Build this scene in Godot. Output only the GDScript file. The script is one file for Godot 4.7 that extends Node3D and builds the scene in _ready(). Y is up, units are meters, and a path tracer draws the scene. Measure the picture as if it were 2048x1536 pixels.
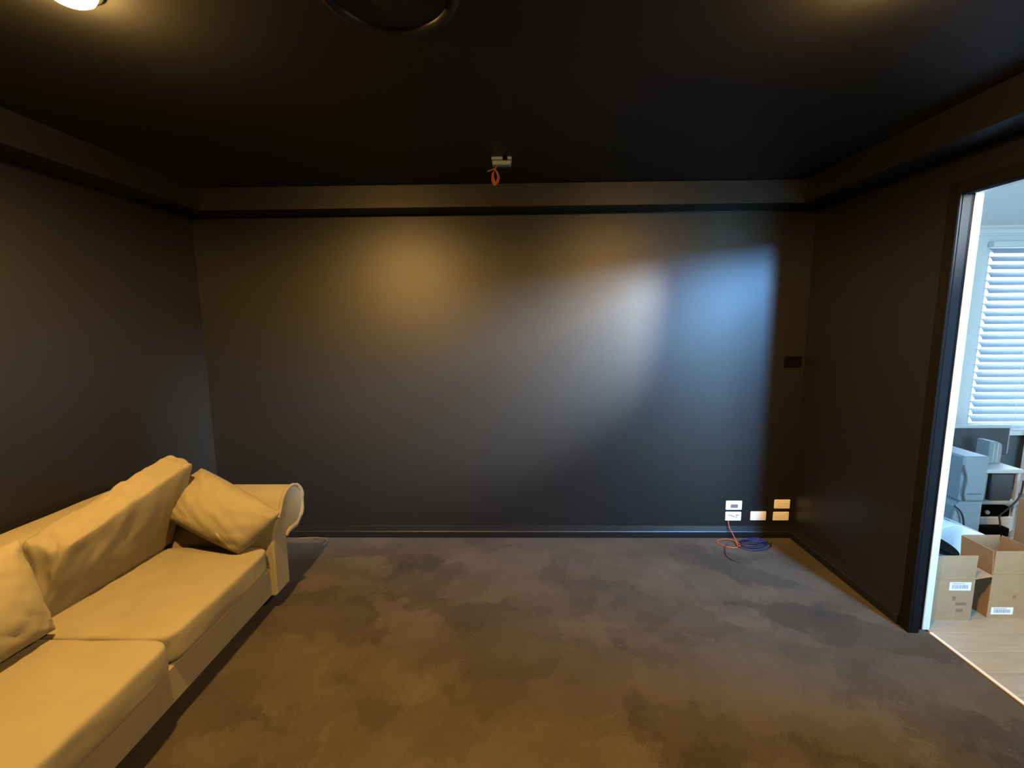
extends Node3D
# A black-painted media room with a cream sofa; a doorway on the right opens on a bright study.
# x: 0 = left wall face, 4.42 = right wall face; z: 0 = back wall face, + towards the camera; y up; metres.

const W := 4.42          # room width
const H := 2.565         # ceiling
const HC := 2.416        # underside of the cornice
const CT := 0.2          # cornice projection
const ZR := 5.0          # rear wall
const DZ0 := 1.10        # doorway jamb
const DZ1 := 2.75
const DH := 2.235        # doorway head
const XS := 4.53         # study side face of the dividing wall
const SX1 := 8.3         # study right wall
const SZ0 := -1.0        # study window wall
const SZ1 := 4.6
const SH := 2.47         # study ceiling

var M := {}
var used := {}
var rng := RandomNumberGenerator.new()

# ---------------------------------------------------------------- mesh kit
class Mb:
	var v := PackedVector3Array()
	var f := PackedInt32Array()
	var start := 0
	func piece() -> void:
		start = f.size()
	func tri(a: int, b: int, c: int) -> void:
		f.append(a); f.append(b); f.append(c)
	func quad(a: int, b: int, c: int, d: int) -> void:
		tri(a, b, c); tri(a, c, d)
	func close() -> void:      # turn the closed piece outside out
		var vol := 0.0
		for i in range(start, f.size(), 3):
			vol += v[f[i]].dot(v[f[i + 1]].cross(v[f[i + 2]]))
		if vol < 0.0:
			for i in range(start, f.size(), 3):
				var t := f[i + 1]
				f[i + 1] = f[i + 2]
				f[i + 2] = t
	func poly(pts: Array, center: Vector3) -> void:   # a convex face, turned away from center
		var mid := Vector3.ZERO
		for p in pts: mid += p
		mid /= pts.size()
		var n: Vector3 = (pts[1] - pts[0]).cross(pts[2] - pts[0])
		if n.dot(mid - center) < 0.0:
			pts.reverse()
		var b := v.size()
		for p in pts: v.append(p)
		for i in range(1, pts.size() - 1):
			tri(b, b + i, b + i + 1)
	func weld() -> void:
		var at := {}
		var nv := PackedVector3Array()
		var to := PackedInt32Array()
		for p in v:
			var k := Vector3i((p * 20000.0).round())
			if not at.has(k):
				at[k] = nv.size()
				nv.append(p)
			to.append(at[k])
		for i in f.size():
			f[i] = to[f[i]]
		v = nv
	func mesh(crease := 40.0) -> ArrayMesh:
		weld()
		var fn := PackedVector3Array()
		var near := []
		near.resize(v.size())
		for i in v.size(): near[i] = []
		for i in range(0, f.size(), 3):
			var n := (v[f[i + 1]] - v[f[i]]).cross(v[f[i + 2]] - v[f[i]])
			fn.append(n)
			for k in 3: near[f[i + k]].append(i / 3)
		var pv := PackedVector3Array()
		var pn := PackedVector3Array()
		var lim := cos(deg_to_rad(crease))
		for i in range(0, f.size(), 3):
			var own := fn[i / 3]
			if own.length_squared() < 1e-20: continue
			var on := own.normalized()
			for k in [0, 2, 1]:
				var s := Vector3.ZERO
				for g in near[f[i + k]]:
					var gn: Vector3 = fn[g]
					if gn.length_squared() > 1e-20 and gn.normalized().dot(on) > lim:
						s += gn
				pv.append(v[f[i + k]])
				pn.append(s.normalized() if s.length_squared() > 1e-20 else on)
		var a := []
		a.resize(Mesh.ARRAY_MAX)
		a[Mesh.ARRAY_VERTEX] = pv
		a[Mesh.ARRAY_NORMAL] = pn
		var m := ArrayMesh.new()
		m.add_surface_from_arrays(Mesh.PRIMITIVE_TRIANGLES, a)
		return m

func box(m: Mb, c: Vector3, s: Vector3, bev := 0.0, b := Basis.IDENTITY) -> void:
	var h := s * 0.5
	if bev <= 0.0:
		for ax in 3:
			for sg in [-1.0, 1.0]:
				var pts := []
				for q in [[-1, -1], [1, -1], [1, 1], [-1, 1]]:
					var p := Vector3.ZERO
					p[ax] = sg * h[ax]
					p[(ax + 1) % 3] = q[0] * h[(ax + 1) % 3]
					p[(ax + 2) % 3] = q[1] * h[(ax + 2) % 3]
					pts.append(c + b * p)
				m.poly(pts, c)
		return
	var e := minf(bev, minf(h.x, minf(h.y, h.z)) * 0.9)
	for ax in 3:
		var a1 := (ax + 1) % 3
		var a2 := (ax + 2) % 3
		for sg in [-1.0, 1.0]:
			var pts := []
			for q in [[-1, -1], [1, -1], [1, 1], [-1, 1]]:
				var p := Vector3.ZERO
				p[ax] = sg * h[ax]
				p[a1] = q[0] * (h[a1] - e)
				p[a2] = q[1] * (h[a2] - e)
				pts.append(c + b * p)
			m.poly(pts, c)
		for s1 in [-1.0, 1.0]:
			for s2 in [-1.0, 1.0]:
				var pts2 := []
				for q in [[0, -1], [0, 1], [1, 1], [1, -1]]:
					var p := Vector3.ZERO
					p[ax] = q[1] * (h[ax] - e)
					p[a1] = s1 * (h[a1] - (e if q[0] == 1 else 0.0))
					p[a2] = s2 * (h[a2] - (e if q[0] == 0 else 0.0))
					pts2.append(c + b * p)
				m.poly(pts2, c)
	for sx in [-1.0, 1.0]:
		for sy in [-1.0, 1.0]:
			for sz in [-1.0, 1.0]:
				m.poly([c + b * Vector3(sx * h.x, sy * (h.y - e), sz * (h.z - e)), c + b * Vector3(sx * (h.x - e), sy * h.y, sz * (h.z - e)), c + b * Vector3(sx * (h.x - e), sy * (h.y - e), sz * h.z)], c)

func slab(m: Mb, lo: Vector3, hi: Vector3, bev := 0.0) -> void:
	box(m, (lo + hi) * 0.5, hi - lo, bev)

func extrude(m: Mb, pts: PackedVector2Array, o: Vector3, u: Vector3, w: Vector3, t: Vector3, bev := 0.0) -> void:
	# polygon in the plane u, w carried along t; bev shrinks both end faces
	m.piece()
	var n := pts.size()
	var rings := []
	var c2 := Vector2.ZERO
	for p in pts: c2 += p
	c2 /= n
	var tl := t.length()
	var ends := [[0.0, bev], [bev / tl, 0.0], [1.0 - bev / tl, 0.0], [1.0, bev]] if bev > 0.0 else [[0.0, 0.0], [1.0, 0.0]]
	for e in ends:
		var ring := []
		for i in n:
			var p := pts[i]
			if e[1] > 0.0:
				var d := (pts[(i + 1) % n] - pts[(i + n - 1) % n]).normalized()
				var nn := Vector2(d.y, -d.x)
				if Geometry2D.is_polygon_clockwise(pts): nn = -nn
				p -= nn * e[1]
			ring.append(m.v.size())
			m.v.append(o + u * p.x + w * p.y + t * e[0])
		rings.append(ring)
	for r in rings.size() - 1:
		for i in n:
			m.quad(rings[r][i], rings[r][(i + 1) % n], rings[r + 1][(i + 1) % n], rings[r + 1][i])
	var cap := Geometry2D.triangulate_polygon(pts)
	var b0: Array = rings[0]
	var b1: Array = rings[rings.size() - 1]
	# cap winding: opposite senses on the two ends, matched to the side walls
	var ccw := not Geometry2D.is_polygon_clockwise(pts)
	for i in range(0, cap.size(), 3):
		var a := pts[cap[i]]
		var tri_ccw := (pts[cap[i + 1]] - a).cross(pts[cap[i + 2]] - a) > 0.0
		if tri_ccw == ccw:
			m.tri(b1[cap[i]], b1[cap[i + 1]], b1[cap[i + 2]])
			m.tri(b0[cap[i]], b0[cap[i + 2]], b0[cap[i + 1]])
		else:
			m.tri(b1[cap[i]], b1[cap[i + 2]], b1[cap[i + 1]])
			m.tri(b0[cap[i]], b0[cap[i + 1]], b0[cap[i + 2]])
	m.close()

func tube(m: Mb, pts: Array, r: float, sides := 7, loop := false) -> void:
	m.piece()
	var n := pts.size()
	var rings := []
	var side := Vector3.ZERO
	for i in n:
		var a: Vector3 = pts[(i - 1 + n) % n] if loop else pts[maxi(i - 1, 0)]
		var b: Vector3 = pts[(i + 1) % n] if loop else pts[mini(i + 1, n - 1)]
		var d := (b - a).normalized()
		if side == Vector3.ZERO:
			side = d.cross(Vector3.UP if absf(d.y) < 0.9 else Vector3.RIGHT).normalized()
		side = (side - d * side.dot(d)).normalized()
		var up := d.cross(side)
		var ring := []
		for k in sides:
			var t := TAU * k / sides
			ring.append(m.v.size())
			m.v.append(pts[i] + (side * cos(t) + up * sin(t)) * r)
		rings.append(ring)
	for i in (n if loop else n - 1):
		var p: Array = rings[i]
		var q: Array = rings[(i + 1) % n]
		for k in sides:
			m.quad(p[k], p[(k + 1) % sides], q[(k + 1) % sides], q[k])
	if not loop:
		for k in range(1, sides - 1):
			m.tri(rings[0][0], rings[0][k + 1], rings[0][k])
			m.tri(rings[n - 1][0], rings[n - 1][k], rings[n - 1][k + 1])
	m.close()

func lathe(m: Mb, prof: Array, c: Vector3, sides := 32) -> void:   # prof: [radius, height], closed at radius 0 or as a ring
	m.piece()
	var n := prof.size()
	for p in prof:
		for k in sides:
			var t := TAU * k / sides
			m.v.append(c + Vector3(cos(t) * p[0], p[1], sin(t) * p[0]))
	var b := m.v.size() - n * sides
	var ring: bool = prof[0][0] > 1e-4 and prof[0] == prof[n - 1]
	for i in n - 1:
		for k in sides:
			m.quad(b + i * sides + k, b + i * sides + (k + 1) % sides, b + (i + 1) * sides + (k + 1) % sides, b + (i + 1) * sides + k)
	m.close()

func spline(pts: Array, per := 6, loop := false) -> Array:
	var out := []
	var n := pts.size()
	for i in (n if loop else n - 1):
		var p0: Vector3 = pts[(i - 1 + n) % n] if loop else pts[maxi(i - 1, 0)]
		var p1: Vector3 = pts[i]
		var p2: Vector3 = pts[(i + 1) % n]
		var p3: Vector3 = pts[(i + 2) % n] if loop else pts[mini(i + 2, n - 1)]
		for k in per:
			var t := float(k) / per
			out.append(0.5 * (2.0 * p1 + (p2 - p0) * t + (2.0 * p0 - 5.0 * p1 + 4.0 * p2 - p3) * t * t + (3.0 * p1 - p0 - 3.0 * p2 + p3) * t * t * t))
	if not loop: out.append(pts[n - 1])
	return out

func soft_block(m: Mb, corner: Array, k: float, bulge: Vector3, amp := 0.0, freq := 6.0, n := 14, sd := 1, stretch := Vector3.ONE) -> void:
	# a stuffed block between eight corners (index = x + 2y + 4z of the block's own axes); k: how square its edges are
	m.piece()
	var nz := FastNoiseLite.new()
	nz.seed = sd
	nz.frequency = freq
	nz.noise_type = FastNoiseLite.TYPE_SIMPLEX_SMOOTH
	nz.fractal_octaves = 3
	var mid := Vector3.ZERO
	for c in corner: mid += c
	mid /= 8.0
	for ax in 3:
		for sg in [-1.0, 1.0]:
			var b := m.v.size()
			for i in n + 1:
				for j in n + 1:
					var p := Vector3.ZERO
					p[ax] = sg
					p[(ax + 1) % 3] = sin((2.0 * i / n - 1.0) * PI * 0.5)
					p[(ax + 2) % 3] = sin((2.0 * j / n - 1.0) * PI * 0.5)
					var l := pow(pow(absf(p.x), k) + pow(absf(p.y), k) + pow(absf(p.z), k), 1.0 / k)
					var q := p / l
					q = Vector3(q.x * (1.0 + bulge.x * (1 - q.y * q.y) * (1 - q.z * q.z)), q.y * (1.0 + bulge.y * (1 - q.x * q.x) * (1 - q.z * q.z)), q.z * (1.0 + bulge.z * (1 - q.x * q.x) * (1 - q.y * q.y)))
					var s := q * 0.5 + Vector3.ONE * 0.5
					var pos := Vector3.ZERO
					for w in 8:
						pos += corner[w] * ((s.x if w & 1 else 1.0 - s.x) * (s.y if w & 2 else 1.0 - s.y) * (s.z if w & 4 else 1.0 - s.z))
					if amp > 0.0:
						pos += (pos - mid).normalized() * amp * nz.get_noise_3dv(pos * stretch)
					m.v.append(pos)
			for i in n:
				for j in n:
					var a := b + i * (n + 1) + j
					if sg > 0: m.quad(a, a + n + 1, a + n + 2, a + 1)
					else: m.quad(a, a + 1, a + n + 2, a + n + 1)
	m.close()

func pillow(m: Mb, c: Array, thick: float, pinch: float, amp: float, sd: int, n := 30) -> void:
	# corners c: four points in order; a stuffed square with pulled-in sides and pointed corners
	m.piece()
	var nz := FastNoiseLite.new()
	nz.seed = sd
	nz.frequency = 1.0
	nz.noise_type = FastNoiseLite.TYPE_SIMPLEX_SMOOTH
	var nrm: Vector3 = (c[2] - c[0]).cross(c[3] - c[1]).normalized()
	for sg in [1.0, -1.0]:
		var b := m.v.size()
		for i in n + 1:
			for j in n + 1:
				var u := sin((2.0 * i / n - 1.0) * PI * 0.5)
				var v := sin((2.0 * j / n - 1.0) * PI * 0.5)
				var uu := u * (1.0 - pinch * (1.0 - pow(absf(v), 2.5)))
				var vv := v * (1.0 - pinch * (1.0 - pow(absf(u), 2.5)))
				var s := uu * 0.5 + 0.5
				var t := vv * 0.5 + 0.5
				var pos: Vector3 = c[0] * (1 - s) * (1 - t) + c[1] * s * (1 - t) + c[2] * s * t + c[3] * (1 - s) * t
				var h := thick * pow(maxf((1 - u * u) * (1 - v * v), 0.0), 0.42)
				var cr := pow(u * u * v * v, 0.5)
				var edge := pow(maxf((1 - u * u) * (1 - v * v), 0.0), 0.3)
				var fold := nz.get_noise_2d((u - v) * 2.6 + 3.0 * sg, (u + v) * 0.9) * 0.7 + nz.get_noise_2d((u + v) * 2.6, (u - v) * 0.9 + 7.0 * sg) * 0.7
				h += amp * edge * fold * (0.25 + 1.6 * cr)
				m.v.append(pos + nrm * h * sg)
		for i in n:
			for j in n:
				var a := b + i * (n + 1) + j
				if sg > 0: m.quad(a, a + n + 1, a + n + 2, a + 1)
				else: m.quad(a, a + 1, a + n + 2, a + n + 1)
	m.close()

# ---------------------------------------------------------------- naming kit
func numbered(called: String) -> String:
	var n: int = used.get(called, -1) + 1
	used[called] = n
	return called if n == 0 else "%s_%03d" % [called, n]

func tag(o: Node3D, label: String, category: String, group := "", kind := "") -> void:
	if label: o.set_meta("label", label)
	if category: o.set_meta("category", category)
	if group: o.set_meta("group", group)
	if kind: o.set_meta("kind", kind)

func thing(called: String, label: String, category: String, group := "", kind := "") -> Node3D:
	var o := Node3D.new()
	o.name = numbered(called)
	add_child(o)
	tag(o, label, category, group, kind)
	return o

func put(called: String, mesh: Mesh, mat: Material, parent: Node = null) -> MeshInstance3D:
	var o := MeshInstance3D.new()
	o.mesh = mesh
	o.material_override = null
	o.set_surface_override_material(0, mat) if mesh.get_surface_count() else null
	o.cast_shadow = GeometryInstance3D.SHADOW_CASTING_SETTING_ON
	if parent == null:
		o.name = numbered(called)
		add_child(o)
	else:
		o.name = called
		parent.add_child(o, true)
	return o

func mat(r: float, g: float, b: float, rough := 0.6, spec := 0.5) -> StandardMaterial3D:
	var m := StandardMaterial3D.new()
	m.albedo_color = Color(r, g, b).linear_to_srgb()
	m.roughness = rough
	m.metallic_specular = spec
	return m

func noise_tex(sd: int, freq: float, size: int, normal := false, strength := 4.0, oct := 4, ramp: Gradient = null) -> NoiseTexture2D:
	var nz := FastNoiseLite.new()
	nz.seed = sd
	nz.frequency = freq
	nz.fractal_octaves = oct
	var t := NoiseTexture2D.new()
	t.width = size
	t.height = size
	t.seamless = true
	t.noise = nz
	t.as_normal_map = normal
	t.bump_strength = strength
	if ramp: t.color_ramp = ramp
	return t

func two(a: Color, b: Color) -> Gradient:
	var g := Gradient.new()
	g.set_color(0, a.linear_to_srgb())
	g.set_color(1, b.linear_to_srgb())
	return g

func lit(mtl: StandardMaterial3D, c: Color, e: float) -> StandardMaterial3D:
	mtl.emission_enabled = true
	mtl.emission = c.linear_to_srgb()
	mtl.emission_energy_multiplier = e
	return mtl

# ---------------------------------------------------------------- carpet nap: brushed patches of pile
func carpet_image(px: int, span: float) -> ImageTexture:
	var im := Image.create(px, px, false, Image.FORMAT_RGB8)
	var a := FastNoiseLite.new(); a.seed = 11; a.frequency = 1.0; a.fractal_octaves = 3
	var w := FastNoiseLite.new(); w.seed = 5; w.frequency = 1.0; w.fractal_octaves = 3
	var cells := []
	for k in 2:
		var c := FastNoiseLite.new()
		c.seed = 40 + k
		c.noise_type = FastNoiseLite.TYPE_CELLULAR
		c.cellular_return_type = FastNoiseLite.RETURN_CELL_VALUE
		c.frequency = 1.0
		c.fractal_type = FastNoiseLite.FRACTAL_NONE
		cells.append(c)
	var g := RandomNumberGenerator.new(); g.seed = 4
	for j in px:
		for i in px:
			var x := span * i / px
			var z := span * j / px
			# fuzzy-edged strokes of brushed pile: cells stretched along two directions, edges broken by noise
			var wx := x + 0.10 * w.get_noise_2d(x * 5.0, z * 5.0) + 0.022 * w.get_noise_2d(x * 17.0, z * 17.0) + g.randf_range(-0.020, 0.020)
			var wz := z + 0.10 * w.get_noise_2d(x * 5.0 + 40.0, z * 5.0) + 0.022 * w.get_noise_2d(x * 17.0 + 40.0, z * 17.0) + g.randf_range(-0.020, 0.020)
			var n1: float = cells[0].get_noise_2d((wx + wz * 0.5) * 2.0, (wz - wx * 0.4) * 4.2)
			var n2: float = cells[1].get_noise_2d((wx - wz * 0.7) * 3.2, (wz + wx * 0.5) * 6.0)
			var n3 := a.get_noise_2d(x * 1.6, z * 1.6)
			var n4 := a.get_noise_2d(x * 14.0, z * 14.0)
			var k := 1.0 + 0.20 * n1 + 0.15 * n2 + 0.22 * n3 + 0.06 * n4 + g.randf_range(-0.07, 0.07)
			im.set_pixel(i, j, Color(0.049 * k, 0.041 * k, 0.028 * k).linear_to_srgb())
	return ImageTexture.create_from_image(im)

func _ready() -> void:
	rng.seed = 7
	# ------------------------------------------------ camera
	var cam := Camera3D.new()
	cam.name = "camera"
	cam.fov = rad_to_deg(2.0 * atan(768.0 / 920.0))
	cam.position = Vector3(2.3533, 1.6655, 3.3845)
	cam.basis = Basis.from_euler(Vector3(-0.1367, 0.0199, -0.0081))
	cam.near = 0.05
	cam.far = 200.0
	add_child(cam)
	cam.current = true
	# ------------------------------------------------ sky (hazy bright day, seen only through the study window) and exposure
	var env := Environment.new()
	var sky := Sky.new()
	var sm := ProceduralSkyMaterial.new()
	sm.sky_top_color = Color(0.42, 0.62, 1.0).linear_to_srgb()
	sm.sky_horizon_color = Color(0.72, 0.92, 1.0).linear_to_srgb()
	sm.ground_horizon_color = Color(0.62, 0.80, 0.90).linear_to_srgb()
	sm.ground_bottom_color = Color(0.45, 0.58, 0.66).linear_to_srgb()
	sm.sky_energy_multiplier = 3.0
	sm.ground_energy_multiplier = 3.0
	sky.sky_material = sm
	env.background_mode = Environment.BG_SKY
	env.sky = sky
	env.tonemap_mode = Environment.TONE_MAPPER_LINEAR
	env.tonemap_exposure = 1.0
	env.sdfgi_enabled = true
	env.ssao_enabled = true
	env.ssil_enabled = true
	var we := WorldEnvironment.new()
	we.name = "environment"
	we.environment = env
	add_child(we)

	materials()
	room()
	study()
	sofa()
	cushions()
	lamps()
	fittings()
	cables()
	study_things()

func materials() -> void:
	M.paint = mat(0.0070, 0.0072, 0.0071, 0.455, 0.5)          # charcoal paint, satin on the walls
	M.paint.normal_enabled = true
	M.paint.normal_texture = noise_tex(3, 0.02, 512, true, 2.0)
	M.paint.normal_scale = 0.12
	M.paint.uv1_triplanar = true
	M.paint.uv1_world_triplanar = true
	M.paint.uv1_scale = Vector3.ONE * 2.0
	M.ceil = mat(0.0070, 0.0072, 0.0071, 0.56, 0.45)           # the same paint on the ceiling
	M.trim = mat(0.0070, 0.0072, 0.0071, 0.40, 0.5)            # the same paint, gloss on the skirting
	M.cornice = mat(0.0070, 0.0072, 0.0071, 0.48, 0.5)
	M.jamb = mat(0.0070, 0.0072, 0.0071, 0.90, 0.10)           # the same paint, matt on the door lining
	M.lining = mat(0.62, 0.63, 0.62, 0.35, 0.5)
	M.carpet = mat(1, 1, 1, 0.95, 0.15)
	M.carpet.albedo_texture = carpet_image(1024, 5.12)
	M.carpet.uv1_triplanar = true
	M.carpet.uv1_world_triplanar = true
	M.carpet.uv1_scale = Vector3.ONE / 5.12
	M.carpet.rim_enabled = true
	M.carpet.rim = 0.18
	M.carpet.rim_tint = 0.9
	M.white = mat(0.78, 0.79, 0.78, 0.5, 0.4)              # study paint
	M.white_gloss = mat(0.80, 0.81, 0.82, 0.3, 0.5)
	M.fabric = mat(0.215, 0.190, 0.121, 0.95, 0.2)            # cream suede-like cover
	M.fabric.albedo_texture = noise_tex(8, 0.006, 512, false, 1.0, 4, two(Color(0.86, 0.86, 0.86), Color(1, 1, 1)))
	M.fabric.uv1_triplanar = true
	M.fabric.uv1_scale = Vector3.ONE * 1.3
	M.fabric.rim_enabled = true
	M.fabric.rim = 0.25
	M.fabric.rim_tint = 0.8
	M.black = mat(0.003, 0.003, 0.0028, 0.8, 0.12)
	M.plate_white = mat(0.80, 0.83, 0.85, 0.35, 0.5)
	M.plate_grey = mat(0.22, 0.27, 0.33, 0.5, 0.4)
	M.plate_cream = mat(0.84, 0.84, 0.76, 0.4, 0.5)
	M.grey_insert = mat(0.17, 0.16, 0.17, 0.5, 0.4)
	M.orange = mat(0.40, 0.10, 0.03, 0.45, 0.5)
	M.blue = mat(0.012, 0.012, 0.055, 0.45, 0.5)
	M.dark_cable = mat(0.03, 0.02, 0.03, 0.5, 0.5)
	M.grey_cable = mat(0.12, 0.13, 0.13, 0.5, 0.5)
	M.card = mat(0.34, 0.225, 0.125, 0.85, 0.25)
	M.card.albedo_texture = noise_tex(15, 0.02, 256, false, 1.0, 3, two(Color(0.86, 0.86, 0.86), Color(1, 1, 1)))
	M.card.uv1_triplanar = true
	M.card.uv1_scale = Vector3.ONE * 3.0
	M.label = mat(0.75, 0.78, 0.82, 0.5, 0.4)
	M.ink = mat(0.22, 0.23, 0.26, 0.7, 0.3)
	M.ink_brown = mat(0.20, 0.13, 0.08, 0.8, 0.3)
	M.silver = mat(0.55, 0.57, 0.58, 0.4, 0.5)
	M.case = mat(0.27, 0.31, 0.33, 0.45, 0.5)
	M.case_dark = mat(0.06, 0.07, 0.08, 0.5, 0.5)
	M.wall_grey = mat(0.14, 0.165, 0.17, 0.6, 0.4)
	M.red = mat(0.62, 0.05, 0.06, 0.5, 0.5)
	M.slat = mat(0.50, 0.55, 0.62, 0.5, 0.4)
	M.slat.backlight_enabled = true
	M.slat.backlight = Color(0.10, 0.14, 0.22).linear_to_srgb()
	M.oak = []
	for k in 4:
		var t := 0.92 + 0.06 * k
		var o := mat(0.32 * t, 0.29 * t, 0.22 * t, 0.42, 0.5)
		o.albedo_texture = noise_tex(30 + k, 0.012, 512, false, 1.0, 5, two(Color(0.80, 0.78, 0.74), Color(1, 1, 1)))
		o.uv1_triplanar = true
		o.uv1_scale = Vector3(0.5, 4.0, 4.0)
		M.oak.append(o)
	M.glass = StandardMaterial3D.new()
	M.glass.albedo_color = Color(1, 1, 1, 0.06)
	M.glass.transparency = BaseMaterial3D.TRANSPARENCY_ALPHA
	M.glass.roughness = 0.02
	M.cool_lens = lit(mat(0.9, 0.95, 1.0, 0.4), Color(0.55, 0.80, 1.0), 5.0)
	M.warm_lens = lit(mat(0.9, 0.85, 0.7, 0.4), Color(1.0, 0.80, 0.45), 9.0)

# ---------------------------------------------------------------- the dark room
func struct_slab(called: String, lo: Vector3, hi: Vector3, m: Material, label: String, category: String) -> void:
	var b := Mb.new()
	slab(b, lo, hi)
	tag(put(called, b.mesh(), m), label, category, "", "structure")

func room() -> void:
	struct_slab("floor", Vector3(-0.12, -0.12, -0.12), Vector3(4.515, 0, ZR + 0.12), M.carpet, "charcoal brown carpet floor with brushed pile patches", "floor")
	struct_slab("ceiling", Vector3(-0.12, H, -0.12), Vector3(4.475, H + 0.15, ZR + 0.12), M.ceil, "black painted ceiling above the sofa room", "ceiling")
	struct_slab("wall_back", Vector3(-0.12, 0, -0.12), Vector3(W, H, 0), M.paint, "black satin painted wall carrying the power and data plates", "wall")
	struct_slab("wall_left", Vector3(-0.12, 0, 0), Vector3(0, H, ZR), M.paint, "black satin painted wall behind the cream sofa", "wall")
	struct_slab("wall_rear", Vector3(-0.12, 0, ZR), Vector3(W, H, ZR + 0.12), M.paint, "black painted wall opposite the plates wall", "wall")
	var b := Mb.new()
	slab(b, Vector3(W, 0, -0.12), Vector3(4.475, H, DZ0 - 0.03))
	slab(b, Vector3(W, DH + 0.03, DZ0 - 0.03), Vector3(4.475, H, DZ1 + 0.03))
	slab(b, Vector3(W, 0, DZ1 + 0.03), Vector3(4.475, H, ZR + 0.12))
	tag(put("wall_right", b.mesh(), M.paint), "black satin painted wall with the doorway to the bright study", "wall", "", "structure")
	# square cornice running round under the ceiling
	var runs := [["trim_1", Vector3(0, HC, 0), Vector3(W, H, CT), "back"], ["trim_2", Vector3(0, HC, CT), Vector3(CT, H, ZR - CT), "sofa side"], ["trim_3", Vector3(W - CT, HC, CT), Vector3(W, H, ZR - CT), "doorway side"], ["trim_4", Vector3(0, HC, ZR - CT), Vector3(W, H, ZR), "rear"]]
	for r in runs:
		var cm := Mb.new()
		slab(cm, r[1], r[2], 0.003)
		tag(put(r[0], cm.mesh(20), M.cornice), "black box cornice under the ceiling along the %s wall" % r[3], "cornice", "", "structure")
	# skirting: upright face with a sloping top
	var prof := PackedVector2Array([Vector2(0, 0), Vector2(0.018, 0), Vector2(0.018, 0.048), Vector2(0.015, 0.053), Vector2(0.006, 0.092), Vector2(0, 0.095)])
	var sk := [
		["baseboard_back", Vector3(0, 0, 0), Vector3(0, 0, 1), Vector3(W, 0, 0), "below the power plates"],
		["baseboard_left", Vector3(0, 0, 0.018), Vector3(1, 0, 0), Vector3(0, 0, ZR - 0.036), "behind the sofa"],
		["baseboard_right", Vector3(W, 0, 0.018), Vector3(-1, 0, 0), Vector3(0, 0, DZ0 - 0.09), "beside the doorway"],
		["baseboard_rear", Vector3(0, 0, ZR), Vector3(0, 0, -1), Vector3(W, 0, 0), "along the rear wall"],
	]
	for s in sk:
		var m := Mb.new()
		extrude(m, prof, s[1], s[2], Vector3.UP, s[3])
		tag(put(s[0], m.mesh(15), M.trim), "black painted skirting board " + s[4], "skirting", "", "structure")
	# door frame: dark jamb, sliding-door slot, white study lining, floor track
	var d := thing("door_1", "doorway frame, black on the sofa room side and white towards the study", "doorway", "", "structure")
	var m1 := Mb.new()   # architrave on the room face + dark lining, both jambs and head
	for side in [[DZ0 - 0.065, DZ0], [DZ1, DZ1 + 0.065]]:
		slab(m1, Vector3(W - 0.014, 0, side[0]), Vector3(W, DH + 0.06, side[1]), 0.004)
	slab(m1, Vector3(W - 0.014, DH, DZ0), Vector3(W, DH + 0.06, DZ1), 0.004)
	put("architrave", m1.mesh(20), M.jamb, d)
	var m2 := Mb.new()
	slab(m2, Vector3(W, 0, DZ0 - 0.03), Vector3(4.462, DH, DZ0), 0.002)
	slab(m2, Vector3(W, 0, DZ1), Vector3(4.462, DH, DZ1 + 0.03), 0.002)
	slab(m2, Vector3(W, DH, DZ0 - 0.03), Vector3(4.462, DH + 0.03, DZ1 + 0.03), 0.002)
	put("jamb", m2.mesh(20), M.jamb, d)
	var m3 := Mb.new()   # slot behind
	slab(m3, Vector3(4.462, 0, DZ0 - 0.06), Vector3(4.503, DH + 0.02, DZ0 - 0.032))
	slab(m3, Vector3(4.462, DH + 0.02, DZ0 - 0.05), Vector3(4.503, DH + 0.035, DZ1 + 0.03))
	slab(m3, Vector3(4.462, 0, DZ1 + 0.03), Vector3(4.503, DH + 0.02, DZ1 + 0.05))
	put("slot", m3.mesh(20), M.black, d)
	var m4 := Mb.new()
	slab(m4, Vector3(4.503, 0, DZ0 - 0.05), Vector3(4.542, DH + 0.012, DZ0 - 0.026), 0.003)
	slab(m4, Vector3(4.503, 0, DZ1), Vector3(4.542, DH + 0.012, DZ1 + 0.03), 0.003)
	slab(m4, Vector3(4.503, DH + 0.012, DZ0 - 0.03), Vector3(4.542, DH + 0.05, DZ1 + 0.03), 0.003)
	put("white_lining", m4.mesh(20), M.lining, d)
	var m5 := Mb.new()
	slab(m5, Vector3(4.515, 0, DZ0), Vector3(4.532, 0.008, DZ1), 0.002)
	put("floor_track", m5.mesh(20), M.lining, d)

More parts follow.
